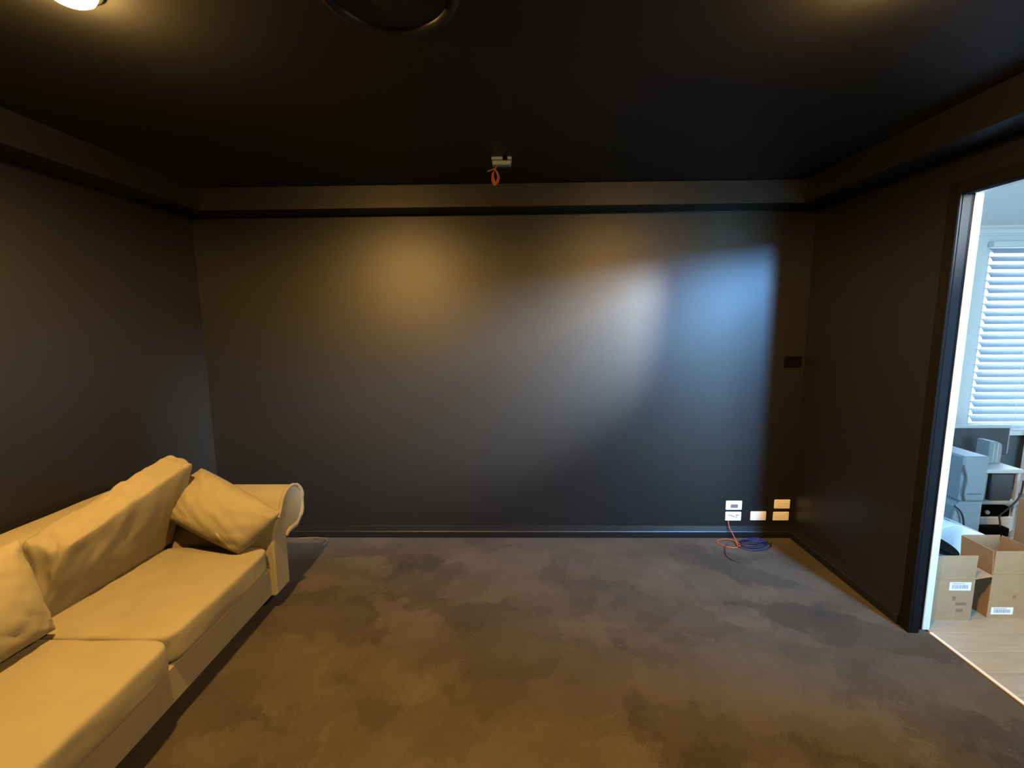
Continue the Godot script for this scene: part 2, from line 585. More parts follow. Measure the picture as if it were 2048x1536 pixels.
func wall_with_window(called: String, x0: float, x1: float, z: float, top: float, m: Material, label: String, lo: Vector2, hi: Vector2, win: String, wlabel: String) -> void:
	var b := Mb.new()
	slab(b, Vector3(x0, -0.1, z), Vector3(lo.x, top, z + 0.12))
	slab(b, Vector3(hi.x, -0.1, z), Vector3(x1, top, z + 0.12))
	slab(b, Vector3(lo.x, -0.1, z), Vector3(hi.x, lo.y, z + 0.12))
	slab(b, Vector3(lo.x, hi.y, z), Vector3(hi.x, top, z + 0.12))
	tag(put(called, b.mesh(), m), label, "wall", "", "structure")
	var w := thing(win, wlabel, "window", "", "structure")
	var f := Mb.new()
	for xx in [lo.x, (lo.x + hi.x) * 0.5 - 0.02, hi.x - 0.04]:
		slab(f, Vector3(xx, lo.y, z + 0.05), Vector3(xx + 0.04, hi.y, z + 0.09), 0.003)
	for yy in [lo.y, hi.y - 0.04]:
		slab(f, Vector3(lo.x + 0.04, yy, z + 0.05), Vector3(hi.x - 0.04, yy + 0.04, z + 0.09), 0.003)
	put("window_frame", f.mesh(20), M.white_gloss, w)
	for k in 2:
		var g := Mb.new()
		var gx := lo.x + 0.04 + k * ((hi.x - lo.x) * 0.5 - 0.02)
		slab(g, Vector3(gx, lo.y + 0.04, z + 0.068), Vector3(gx + (hi.x - lo.x) * 0.5 - 0.06, hi.y - 0.04, z + 0.072))
		put("pane", g.mesh(), M.glass, w)

# ---------------------------------------------------------------- the bright study
func study() -> void:
	var fl := thing("floor_study", "pale oak board floor of the study", "floor", "", "structure")
	var sub := Mb.new()
	slab(sub, Vector3(4.515, -0.12, SZ0 - 0.12), Vector3(SX1, -0.016, SZ1))
	put("subfloor", sub.mesh(), M.case_dark, fl)
	var pm := []
	for k in 2:
		var p := Mb.new()
		box(p, Vector3.ZERO, Vector3(1.9, 0.018, 0.138), 0.0015)
		pm.append(p.mesh(20))
	var row := 0
	var z := SZ0 + 0.07
	while z < SZ1:
		for c in 2:
			var o := put("plank", pm[c], M.oak[(row * 3 + c * 2 + row / 3) % 4], fl)
			o.position = Vector3(4.532 + 0.95 + c * 1.902, -0.0092, z)
		z += 0.14
		row += 1
	struct_slab("ceiling_study", Vector3(4.475, SH, SZ0 - 0.12), Vector3(SX1 + 0.12, SH + 0.2, SZ1 + 0.12), M.white, "white plaster ceiling of the study", "ceiling")
	var wl := Mb.new()
	slab(wl, Vector3(4.475, 0, SZ0 - 0.12), Vector3(XS, SH, DZ0 - 0.05))
	slab(wl, Vector3(4.475, DH + 0.05, DZ0 - 0.05), Vector3(XS, SH, DZ1 + 0.05))
	slab(wl, Vector3(4.475, 0, DZ1 + 0.05), Vector3(XS, SH, SZ1 + 0.12))
	tag(put("wall_study_left", wl.mesh(), M.white), "white study wall around the doorway", "wall", "", "structure")
	struct_slab("wall_study_right", Vector3(SX1, -0.1, SZ0 - 0.12), Vector3(SX1 + 0.12, SH, SZ1 + 0.12), M.white, "white study wall opposite the doorway", "wall")
	wall_with_window("wall_study_rear", XS, SX1, SZ1, SH, M.white, "white study wall opposite the window blind", Vector2(5.0, 0.47), Vector2(6.4, 2.17), "window_2", "white framed bare window in the study wall opposite the blind")
	# window wall: white above the sill, blue grey below
	var x0 := 6.62
	var x1 := 8.02
	var y0 := 0.60
	var y1 := 2.29
	var wb := Mb.new()
	slab(wb, Vector3(XS, y0, SZ0 - 0.12), Vector3(x0, SH, SZ0))
	slab(wb, Vector3(x1, y0, SZ0 - 0.12), Vector3(SX1, SH, SZ0))
	slab(wb, Vector3(x0, y1, SZ0 - 0.12), Vector3(x1, SH, SZ0))
	tag(put("wall_study_window", wb.mesh(), M.white), "white study wall around the window blind", "wall", "", "structure")
	struct_slab("wall_study_dado", Vector3(XS, -0.1, SZ0 - 0.12), Vector3(SX1, y0, SZ0), M.wall_grey, "blue grey lower wall under the study window", "wall")
	var tr := Mb.new()
	extrude(tr, PackedVector2Array([Vector2(0, 0), Vector2(0.022, 0), Vector2(0.022, 0.012), Vector2(0.012, 0.02), Vector2(0.03, 0.05), Vector2(0.062, 0.066), Vector2(0.062, 0.078), Vector2(0, 0.078)]), Vector3(XS, SH - 0.078, SZ0), Vector3(0, 0, 1), Vector3.UP, Vector3(SX1 - XS, 0, 0))
	tag(put("trim_5", tr.mesh(25), M.white), "white plaster cornice above the study window", "cornice", "", "structure")
	var wn := thing("window_1", "white framed study window behind the venetian blind", "window", "", "structure")
	var wf := Mb.new()
	for xx in [x0, (x0 + x1) * 0.5 - 0.02, x1 - 0.04]:
		slab(wf, Vector3(xx, y0, SZ0 - 0.10), Vector3(xx + 0.04, y1, SZ0 - 0.06), 0.003)
	for yy in [y0, y1 - 0.04]:
		slab(wf, Vector3(x0 + 0.04, yy, SZ0 - 0.10), Vector3(x1 - 0.04, yy + 0.04, SZ0 - 0.06), 0.003)
	put("window_frame", wf.mesh(20), M.white_gloss, wn)
	for k in 2:
		var g := Mb.new()
		var gx := x0 + 0.04 + k * ((x1 - x0) * 0.5 - 0.02)
		slab(g, Vector3(gx, y0 + 0.04, SZ0 - 0.083), Vector3(gx + (x1 - x0) * 0.5 - 0.06, y1 - 0.04, SZ0 - 0.079))
		put("pane", g.mesh(), M.glass, wn)
	var si := Mb.new()
	slab(si, Vector3(x0 - 0.05, y0 - 0.05, SZ0), Vector3(x1 + 0.05, y0 - 0.005, SZ0 + 0.05), 0.006)
	put("window_sill", si.mesh(20), M.white_gloss, wn)
	# venetian blind
	var bl := thing("venetian_blind", "wide white slatted venetian blind hanging in the study window", "blind")
	var hr := Mb.new()
	slab(hr, Vector3(x0 - 0.03, 2.285, SZ0 + 0.005), Vector3(x1 + 0.03, 2.335, SZ0 + 0.06), 0.004)
	put("headrail", hr.mesh(20), M.white_gloss, bl)
	var sl := Mb.new()
	extrude(sl, PackedVector2Array([Vector2(-0.0345, -0.0035), Vector2(-0.015, 0.0005), Vector2(0, 0.0018), Vector2(0.015, 0.0005), Vector2(0.0345, -0.0035), Vector2(0.0345, -0.0010), Vector2(0.015, 0.0030), Vector2(0, 0.0043), Vector2(-0.015, 0.0030), Vector2(-0.0345, -0.0010)]), Vector3(-(x1 - x0) * 0.5 - 0.02, 0, 0), Vector3(0, 0, 1), Vector3.UP, Vector3(x1 - x0 + 0.04, 0, 0))
	var slm := sl.mesh(40)
	var ns := 24
	for k in ns:
		var o := put("slat", slm, M.slat, bl)
		o.position = Vector3((x0 + x1) * 0.5, 2.255 - k * (2.255 - 0.645) / (ns - 1), SZ0 + 0.034)
		o.rotation.x = deg_to_rad(47.0)
	var br := Mb.new()
	slab(br, Vector3(x0 - 0.02, 0.602, SZ0 + 0.012), Vector3(x1 + 0.02, 0.622, SZ0 + 0.058), 0.004)
	put("bottom_rail", br.mesh(20), M.white_gloss, bl)
	for xx in [6.98, 7.66]:
		var co := Mb.new()
		for zz in [0.004, 0.064]:
			tube(co, [Vector3(xx, 2.29, SZ0 + zz), Vector3(xx, 0.61, SZ0 + zz)], 0.0022, 5)
		put("ladder_cord", co.mesh(), M.white_gloss, bl)

# ---------------------------------------------------------------- sofa
func sofa() -> void:
	var s := thing("sofa", "cream rolled-arm fabric sofa along the black wall", "sofa")
	var zf := 0.93      # inner face of the far arm
	var zn := 2.48      # inner face of the near arm
	# base
	var b := Mb.new()
	slab(b, Vector3(0.10, 0.09, 0.85), Vector3(0.902, 0.265, zn + 0.08), 0.012)
	put("base", b.mesh(30), M.fabric, s)
	# back
	var bk := Mb.new()
	var c := []
	for w in 8:
		var x := (0.24 if w & 2 else 0.34) if w & 1 else (0.05 if w & 2 else 0.09)
		c.append(Vector3(x, 0.757 if w & 2 else 0.12, zn + 0.10 if w & 4 else 0.74))
	soft_block(bk, c, 9.0, Vector3(0.04, 0.02, 0.0), 0.004, 5.0, 16, 3)
	put("back", bk.mesh(60), M.fabric, s)
	# arms: scroll profile carried from back to front
	for k in 2:
		var prof := PackedVector2Array()   # (distance outwards from the inner face, height)
		prof.append(Vector2(0.0, 0.095))
		prof.append(Vector2(0.0, 0.40))
		prof.append(Vector2(0.03, 0.475))
		prof.append(Vector2(0.075, 0.535))
		var cc := Vector2(0.243, 0.533)
		for i in 15:
			var a := deg_to_rad(165.0 - i * 17.0)
			prof.append(cc + Vector2(cos(a), sin(a)) * 0.137)
		prof.append(Vector2(0.185, 0.405))
		prof.append(Vector2(0.158, 0.385))
		prof.append(Vector2(0.155, 0.095))
		var am := Mb.new()
		var o := Vector3(0.10, 0, zf if k == 0 else zn)
		extrude(am, prof, o, Vector3(0, 0, -1 if k == 0 else 1), Vector3.UP, Vector3(0.83, 0, 0), 0.012)
		var arm := put("arm", am.mesh(38), M.fabric, s)
		# padded edge round the scroll face
		var pts := []
		for i in range(3, 19):
			var p := prof[i]
			pts.append(o + Vector3(0.828, p.y, (-1 if k == 0 else 1) * p.x) + Vector3(0, 0, 0))
		var pi := Mb.new()
		tube(pi, pts, 0.009, 6)
		put("piping", pi.mesh(60), M.fabric, arm)
		var fold := Mb.new()   # gathered cover along the outer underside of the scroll
		var fp := []
		for i in range(11, 21):
			var p := prof[i]
			fp.append(o + Vector3(0.820 + 0.004 * sin(i * 2.1), p.y + 0.004, (-1 if k == 0 else 1) * (p.x - 0.004 + 0.003 * sin(i * 1.7))))
		tube(fold, spline(fp, 4), 0.020, 8)
		put("cover_fold", fold.mesh(60), M.fabric, arm)
		var sm := Mb.new()
		slab(sm, Vector3(0.90, 0.095, (zf - 0.004) if k == 0 else (zn - 0.001)), Vector3(0.921, 0.40, (zf + 0.001) if k == 0 else (zn + 0.004)), 0.001)
		put("seam", sm.mesh(), M.fabric, arm)
	# seat cushions
	for k in 2:
		var z0 := zf + 0.006 if k == 0 else 1.708
		var z1 := 1.700 if k == 0 else zn - 0.006
		var xf := 0.922 if k == 0 else 0.945
		var m := Mb.new()
		soft_block(m, corners(Vector3(0.27, 0.262, z0), Vector3(xf, 0.405 + 0.005 * k, z1), 0.0), 11.0, Vector3(0.012, 0.13, 0.0), 0.010, 4.0, 26, 12 + k)
		put("seat_cushion", m.mesh(60), M.fabric, s)
	# feet
	for p in [Vector2(0.72, 0.90), Vector2(0.72, 1.72), Vector2(0.72, 2.50), Vector2(0.18, 0.90), Vector2(0.18, 2.50)]:
		var ft := Mb.new()
		extrude(ft, PackedVector2Array([Vector2(-0.03, -0.03), Vector2(0.03, -0.03), Vector2(0.03, 0.03), Vector2(-0.03, 0.03)]), Vector3(p.x, 0.0, p.y), Vector3(1, 0, 0), Vector3(0, 0, 1), Vector3(0, 0.093, 0), 0.006)
		put("foot", ft.mesh(20), M.black, s)

func corners(lo: Vector3, hi: Vector3, _s: float) -> Array:
	var c := []
	for w in 8:
		c.append(Vector3(hi.x if w & 1 else lo.x, hi.y if w & 2 else lo.y, hi.z if w & 4 else lo.z))
	return c

func cushions() -> void:
	# big loose back cushion, slumped forward with its far end raised
	var m := Mb.new()
	var c := [
		Vector3(0.13, 0.43, 0.91), Vector3(0.345, 0.405, 0.92), Vector3(0.385, 0.955, 0.90), Vector3(0.530, 0.905, 0.92),
		Vector3(0.12, 0.42, 1.64), Vector3(0.300, 0.385, 1.64), Vector3(0.285, 0.775, 1.64), Vector3(0.440, 0.735, 1.60)]
	soft_block(m, c, 16.0, Vector3(0.16, 0.05, 0.02), 0.020, 7.0, 40, 21, Vector3(1.2, 0.5, 1.9))
	tag(put("back_cushion", m.mesh(60), M.fabric), "large cream box cushion slumped against the sofa back", "cushion")
	var p := Mb.new()
	pillow(p, [Vector3(0.43, 0.80, 0.745), Vector3(0.985, 0.60, 0.93), Vector3(0.80, 0.415, 1.05), Vector3(0.365, 0.60, 0.985)], 0.135, -0.05, 0.034, 31)
	tag(put("throw_pillow", p.mesh(60), M.fabric), "cream throw pillow leaning on the rolled sofa arm by the back wall", "pillow")
	var q := Mb.new()
	pillow(q, [Vector3(0.435, 0.425, 1.685), Vector3(0.355, 0.825, 1.70), Vector3(0.29, 0.83, 2.18), Vector3(0.42, 0.425, 2.18)], 0.11, 0.05, 0.030, 37)
	tag(put("throw_pillow", q.mesh(60), M.fabric), "cream throw pillow propped upright behind the near seat cushion", "pillow")

# ---------------------------------------------------------------- lamps
func lamps() -> void:
	for k in 2:
		var at := [Vector3(1.145, H, 2.04), Vector3(3.32, H, 2.06)][k] as Vector3
		var d := thing("ceiling_downlight", ["glowing warm round downlight in the black ceiling above the sofa", "glowing warm round downlight in the black ceiling towards the doorway"][k], "ceiling light", "warm downlights of the black ceiling")
		d.position = at
		var r := Mb.new()
		lathe(r, [[0.062, 0.0], [0.078, 0.0], [0.076, -0.003], [0.070, -0.006], [0.062, -0.005], [0.062, 0.0]], Vector3.ZERO, 40)
		put("trim_ring", r.mesh(30), M.black, d)
		var l := Mb.new()
		lathe(l, [[0.0, -0.002], [0.061, -0.002], [0.061, -0.012], [0.054, -0.026], [0.040, -0.036], [0.020, -0.042], [0.0, -0.043]], Vector3.ZERO, 40)
		put("lens", l.mesh(50), M.warm_lens, d)
		var warm := Color(1.0, 0.56, 0.16).linear_to_srgb()
		var o := OmniLight3D.new()
		o.name = "glow"
		o.position = Vector3(0, -0.041, 0)
		o.light_color = warm
		o.light_energy = [1.2, 0.9][k]
		o.light_size = 0.03
		o.omni_range = 12.0
		o.omni_attenuation = 2.0
		o.shadow_enabled = true
		d.add_child(o)
		var s := SpotLight3D.new()
		s.name = "beam"
		s.position = Vector3(0, -0.055, 0)
		s.rotation.x = -PI / 2 + deg_to_rad(3.5)
		s.light_color = warm
		s.light_energy = [10.8, 6.2][k]
		s.light_size = 0.035
		s.spot_range = 12.0
		s.spot_attenuation = 2.0
		s.spot_angle = 86.0
		s.spot_angle_attenuation = 0.5
		s.shadow_enabled = true
		d.add_child(s)
	# two cool spot lamps on the study ceiling, aimed through the doorway at the dark wall
	var spots := [
		[Vector3(4.80, 2.36, 2.73), Vector3(3.60, 0.95, 0.0), Color(0.18, 0.49, 1.0), 31.0, 40.0, "cool spot lamp on the study ceiling close to the doorway"],
		[Vector3(5.235, 2.40, 1.93), Vector3(2.22, 1.60, 0.0), Color(0.82, 0.91, 1.0), 112.0, 20.0, "cool spot lamp on the study ceiling above the cartons"]]
	for a in spots:
		var t := thing("ceiling_spotlight", a[5], "spot lamp", "spot lamps on the study ceiling")
		t.position = a[0]
		t.look_at_from_position(a[0], a[1], Vector3.UP)
		var can := Mb.new()
		lathe(can, [[0.0, 0.05], [0.06, 0.05], [0.085, 0.03], [0.095, -0.028], [0.090, -0.028], [0.084, -0.004], [0.0, -0.002]], Vector3.ZERO, 28)
		var cn := put("can", can.mesh(30), M.white_gloss, t)
		cn.rotation.x = PI / 2       # its mouth (-y) turns to the aim (-z)
		var gl := Mb.new()
		lathe(gl, [[0.0, -0.003], [0.082, -0.006], [0.078, -0.014], [0.0, -0.022]], Vector3.ZERO, 24)
		var g := put("lens", gl.mesh(40), M.cool_lens, t)
		g.rotation.x = PI / 2
		var st := Mb.new()
		tube(st, [Vector3(0, 0, 0.04), t.to_local(Vector3(a[0].x, SH, a[0].z))], 0.008, 8)
		put("stem", st.mesh(60), M.white_gloss, t)
		var l := SpotLight3D.new()
		l.name = "beam"
		l.position = Vector3(0, 0, -0.032)
		l.light_color = (a[2] as Color).linear_to_srgb()
		l.light_energy = a[3]
		l.light_size = 0.085
		l.spot_range = 12.0
		l.spot_attenuation = 2.0
		l.spot_angle = a[4]
		l.spot_angle_attenuation = 0.9
		l.shadow_enabled = true
		t.add_child(l)
	# daylight in the bare study window
	day(Vector3(5.70, 1.32, SZ1 - 0.02), Vector2(1.40, 1.70), Color(0.32, 0.76, 1.0), 7.6, "study_daylight")

func day(at: Vector3, size: Vector2, c: Color, e: float, called: String) -> void:
	var l := AreaLight3D.new()
	l.name = called
	l.area_size = size
	l.area_normalize_energy = true
	l.light_color = c.linear_to_srgb()
	l.light_energy = e
	l.area_range = 14.0
	l.area_attenuation = 2.0
	l.shadow_enabled = true
	l.position = at           # faces -z, into the room
	add_child(l)

# ---------------------------------------------------------------- plates and ceiling fittings
func plate(parent: Node3D, lo: Vector2, hi: Vector2, m: Material) -> void:
	var b := Mb.new()
	slab(b, Vector3(lo.x, lo.y, 0), Vector3(hi.x, hi.y, 0.010), 0.004)
	put("plate", b.mesh(20), m, parent)

func fittings() -> void:
	# data plate with a grey socket
	var a := thing("wall_plate", "white wall plate with a grey socket, above the plate feeding the orange cable", "wall plate", "plates low on the back wall")
	plate(a, Vector2(3.909, 0.221), Vector2(4.031, 0.294), M.plate_white)
	var s := Mb.new()
	slab(s, Vector3(3.945, 0.240, 0.008), Vector3(3.999, 0.268, 0.012), 0.001)
	put("socket", s.mesh(20), M.grey_insert, a)
	# plate with cable slots
	var b := thing("wall_plate", "white wall plate with dark slots where the orange cable comes out", "wall plate", "plates low on the back wall")
	plate(b, Vector2(3.910, 0.135), Vector2(4.030, 0.206), M.plate_white)
	for q in [[3.942, 0.180, 0.028, -12.0], [3.968, 0.172, 0.030, -28.0], [3.992, 0.166, 0.014, 70.0], [3.998, 0.181, 0.026, 6.0]]:
		var sl := Mb.new()
		box(sl, Vector3(q[0], q[1], 0.0105), Vector3(q[2], 0.006, 0.002), 0.0008, Basis(Vector3(0, 0, 1), deg_to_rad(q[3])))
		put("slot", sl.mesh(20), M.grey_insert, b)
	var rest := [["cream blank wall plate between the white plates and the corner pair", 4.100, 0.137, 4.219, 0.209], ["cream wall plate in the corner, upper of its pair", 4.274, 0.231, 4.392, 0.303], ["cream wall plate in the corner, lower of its pair", 4.271, 0.136, 4.390, 0.206]]
	for r in rest:
		var t := thing("wall_plate", r[0], "wall plate", "plates low on the back wall")
		plate(t, Vector2(r[1], r[2]), Vector2(r[3], r[4]), M.plate_cream)
		var ro := Mb.new()
		slab(ro, Vector3(r[1] + 0.018, r[2] + 0.016, 0.008), Vector3(r[3] - 0.018, r[4] - 0.016, 0.0115), 0.001)
		put("insert", ro.mesh(20), M.plate_cream, t)
	var bp := thing("switch_plate", "black switch plate on the back wall near the corner", "switch plate")
	var bb := Mb.new()
	slab(bb, Vector3(4.272, 1.315, 0), Vector3(4.394, 1.392, 0.012), 0.004)
	put("plate", bb.mesh(20), M.black, bp)
	for k in 2:
		var rk := Mb.new()
		slab(rk, Vector3(4.300 + k * 0.04, 1.335, 0.010), Vector3(4.328 + k * 0.04, 1.372, 0.0145), 0.002)
		put("rocker", rk.mesh(20), M.black, bp)
	# white socket block on the ceiling
	var cb := thing("ceiling_socket", "white socket block screwed to the black ceiling, orange cable below", "socket block")
	var c1 := Mb.new()
	slab(c1, Vector3(2.196, H - 0.016, 0.63), Vector3(2.308, H, 0.70), 0.003)
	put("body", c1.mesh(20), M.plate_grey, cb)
	var c2 := Mb.new()
	slab(c2, Vector3(2.200, H - 0.040, 0.640), Vector3(2.304, H - 0.016, 0.69), 0.005)
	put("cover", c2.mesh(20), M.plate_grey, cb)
	var c3 := Mb.new()
	slab(c3, Vector3(2.258, H - 0.018, 0.695), Vector3(2.284, H - 0.001, 0.703), 0.001)
	put("notch", c3.mesh(20), M.black, cb)
	# round black rose in the middle of the ceiling
	var ro2 := thing("ceiling_rose", "round black ceiling rose between the two downlights", "ceiling rose")
	ro2.position = Vector3(1.995, H, 2.00)
	var rg := Mb.new()
	var rp := []
	for i in 9:
		var th := PI * i / 8.0
		rp.append([0.178 - cos(th) * 0.018, -sin(th) * 0.018])
	rp.append(rp[0])
	lathe(rg, rp, Vector3.ZERO, 64)
	put("rim", rg.mesh(50), M.trim, ro2)
	var rd := Mb.new()
	lathe(rd, [[0.0, 0.0], [0.160, 0.0], [0.160, -0.006], [0.06, -0.010], [0.05, -0.022], [0.0, -0.026]], Vector3.ZERO, 48)
	put("disc", rd.mesh(30), M.ceil, ro2)

# ---------------------------------------------------------------- cables
func cable(called: String, pts: Array, r: float, m: Material, label: String, group := "", per := 7) -> void:
	var b := Mb.new()
	tube(b, spline(pts, per), r, 7)
	tag(put(called, b.mesh(80), m), label, "cable", group)

func cables() -> void:
	# hanging coil under the ceiling block
	var pts := [Vector3(2.226, 2.530, 0.665), Vector3(2.222, 2.522, 0.668)]
	pts.append(Vector3(2.213, 2.508, 0.670))
	for k in 3:
		var dx := 0.004 * k
		pts.append(Vector3(2.197 + dx, 2.475, 0.672 + 0.006 * k))
		pts.append(Vector3(2.199 + dx * 1.6, 2.436, 0.674 + 0.006 * k))
		pts.append(Vector3(2.213, 2.420 + 0.004 * k, 0.676 + 0.005 * k))
		pts.append(Vector3(2.233 - dx, 2.442, 0.675 + 0.006 * k))
		pts.append(Vector3(2.236 - dx, 2.470, 0.673 + 0.006 * k))
		pts.append(Vector3(2.218 - dx * 0.5, 2.500 + 0.003 * k, 0.671 + 0.004 * k))
	pts.append(Vector3(2.206, 2.501, 0.688))
	pts.append(Vector3(2.190, 2.495, 0.692))
	pts.append(Vector3(2.174, 2.488, 0.692))
	cable("hanging_cable", pts, 0.0030, M.orange, "orange cable coiled and hanging from the white ceiling block")
	# orange cable on the floor
	cable("floor_cable", [Vector3(3.935, 0.140, 0.010), Vector3(3.930, 0.120, 0.022), Vector3(3.937, 0.085, 0.034), Vector3(3.955, 0.045, 0.050), Vector3(3.966, 0.012, 0.085), Vector3(3.955, 0.006, 0.130), Vector3(3.930, 0.005, 0.175), Vector3(3.88, 0.005, 0.178), Vector3(3.835, 0.005, 0.135), Vector3(3.817, 0.005, 0.092), Vector3(3.845, 0.006, 0.062), Vector3(3.89, 0.008, 0.050), Vector3(3.925, 0.010, 0.060), Vector3(3.948, 0.014, 0.085), Vector3(3.952, 0.016, 0.115), Vector3(3.944, 0.012, 0.150), Vector3(3.955, 0.012, 0.170), Vector3(3.965, 0.014, 0.135), Vector3(3.954, 0.016, 0.098)], 0.0032, M.orange, "orange cable dropping from the white plate into a loop on the carpet")
	# coiled blue cable
	var bl := []
	rng.seed = 19
	for k in 9:
		var y := 0.004 + 0.0035 * k
		var jx := rng.randf_range(-0.012, 0.012)
		var jz := rng.randf_range(-0.022, 0.018)
		var w := 0.128 - 0.008 * k + rng.randf_range(-0.022, 0.012)
		var d := 0.085 - 0.007 * k + rng.randf_range(-0.022, 0.010)
		for i in 6:
			var t := TAU * i / 6.0 + 0.25 * k
			bl.append(Vector3(4.082 + jx + cos(t) * w, y, 0.130 + jz + sin(t) * d - cos(t) * 0.02))
	bl.append(Vector3(4.02, 0.036, 0.11))
	cable("coiled_cable", bl, 0.0032, M.blue, "blue cable in a loose coil on the carpet under the plates", "", 5)
	cable("dark_cable", [Vector3(3.885, 0.004, 0.125), Vector3(3.850, 0.0045, 0.165), Vector3(3.822, 0.0045, 0.225), Vector3(3.803, 0.0045, 0.295), Vector3(3.815, 0.0045, 0.350), Vector3(3.850, 0.004, 0.385)], 0.0036, M.dark_cable, "short dark cable end lying on the carpet beside the orange loop")
	cable("thin_cord", [Vector3(0.62, 0.003, 0.035), Vector3(0.70, 0.003, 0.025), Vector3(0.78, 0.0035, 0.028), Vector3(0.845, 0.003, 0.05), Vector3(0.858, 0.003, 0.10), Vector3(0.852, 0.003, 0.145)], 0.0028, M.ink_brown, "thin brown cord on the carpet between the sofa arm and skirting")

# ---------------------------------------------------------------- things in the study
func flap(parent: Node3D, a: Vector3, b: Vector3, dir: Vector3) -> void:
	var m := Mb.new()
	var n := (b - a).cross(dir).normalized() * 0.0022
	var u := (b - a).normalized() * 0.004
	m.piece()
	var base := m.v.size()
	for k in 2:
		var e := n * (1.0 if k == 0 else -1.0)
		m.v.append(a + u + e); m.v.append(b - u + e); m.v.append(b - u + dir + e); m.v.append(a + u + dir + e)
	m.quad(base, base + 1, base + 2, base + 3)
	m.quad(base + 7, base + 6, base + 5, base + 4)
	for k in 4:
		m.quad(base + k, base + 4 + k, base + 4 + (k + 1) % 4, base + (k + 1) % 4)
	m.close()
	put("flap", m.mesh(20), M.card, parent)

func carton(label: String, lo: Vector3, hi: Vector3, fold: float, dirs: Array) -> Node3D:
	var t := thing("cardboard_box", label, "box", "open cartons on the study floor")
	var th := 0.005
	var b := Mb.new()
	slab(b, lo, Vector3(hi.x, lo.y + th, hi.z))
	slab(b, Vector3(lo.x, lo.y + th, lo.z), Vector3(hi.x, fold, lo.z + th))
	slab(b, Vector3(lo.x, lo.y + th, hi.z - th), Vector3(hi.x, fold, hi.z))
	slab(b, Vector3(lo.x, lo.y + th, lo.z + th), Vector3(lo.x + th, fold, hi.z - th))
	slab(b, Vector3(hi.x - th, lo.y + th, lo.z + th), Vector3(hi.x, fold, hi.z - th))
	put("body", b.mesh(20), M.card, t)
	var y := fold + 0.001
	flap(t, Vector3(lo.x, y, hi.z - 0.003), Vector3(hi.x, y, hi.z - 0.003), dirs[0])   # front
	flap(t, Vector3(lo.x, y, lo.z + 0.003), Vector3(hi.x, y, lo.z + 0.003), dirs[1])   # back
	flap(t, Vector3(lo.x + 0.003, y, lo.z), Vector3(lo.x + 0.003, y, hi.z), dirs[2])   # left
	flap(t, Vector3(hi.x - 0.003, y, lo.z), Vector3(hi.x - 0.003, y, hi.z), dirs[3])   # right
	return t

func sticker(t: Node3D, lo: Vector2, hi: Vector2, z: float) -> void:
	var l := Mb.new()
	slab(l, Vector3(lo.x, lo.y, z), Vector3(hi.x, hi.y, z + 0.0008))
	var o := put("shipping_label", l.mesh(), M.label, t)
	var p := Mb.new()
	var w := hi.x - lo.x
	var h := hi.y - lo.y
	var x := lo.x + w * 0.12
	rng.seed = int(lo.x * 1000.0)
	while x < hi.x - w * 0.16:
		var bw := rng.randf_range(0.0012, 0.0036)
		slab(p, Vector3(x, lo.y + h * 0.22, z + 0.0008), Vector3(x + bw, hi.y - h * 0.30, z + 0.0012))
		x += bw + rng.randf_range(0.0012, 0.003)
	slab(p, Vector3(lo.x + w * 0.1, hi.y - h * 0.2, z + 0.0008), Vector3(hi.x - w * 0.3, hi.y - h * 0.12, z + 0.0012))
	put("print", p.mesh(), M.ink, o)

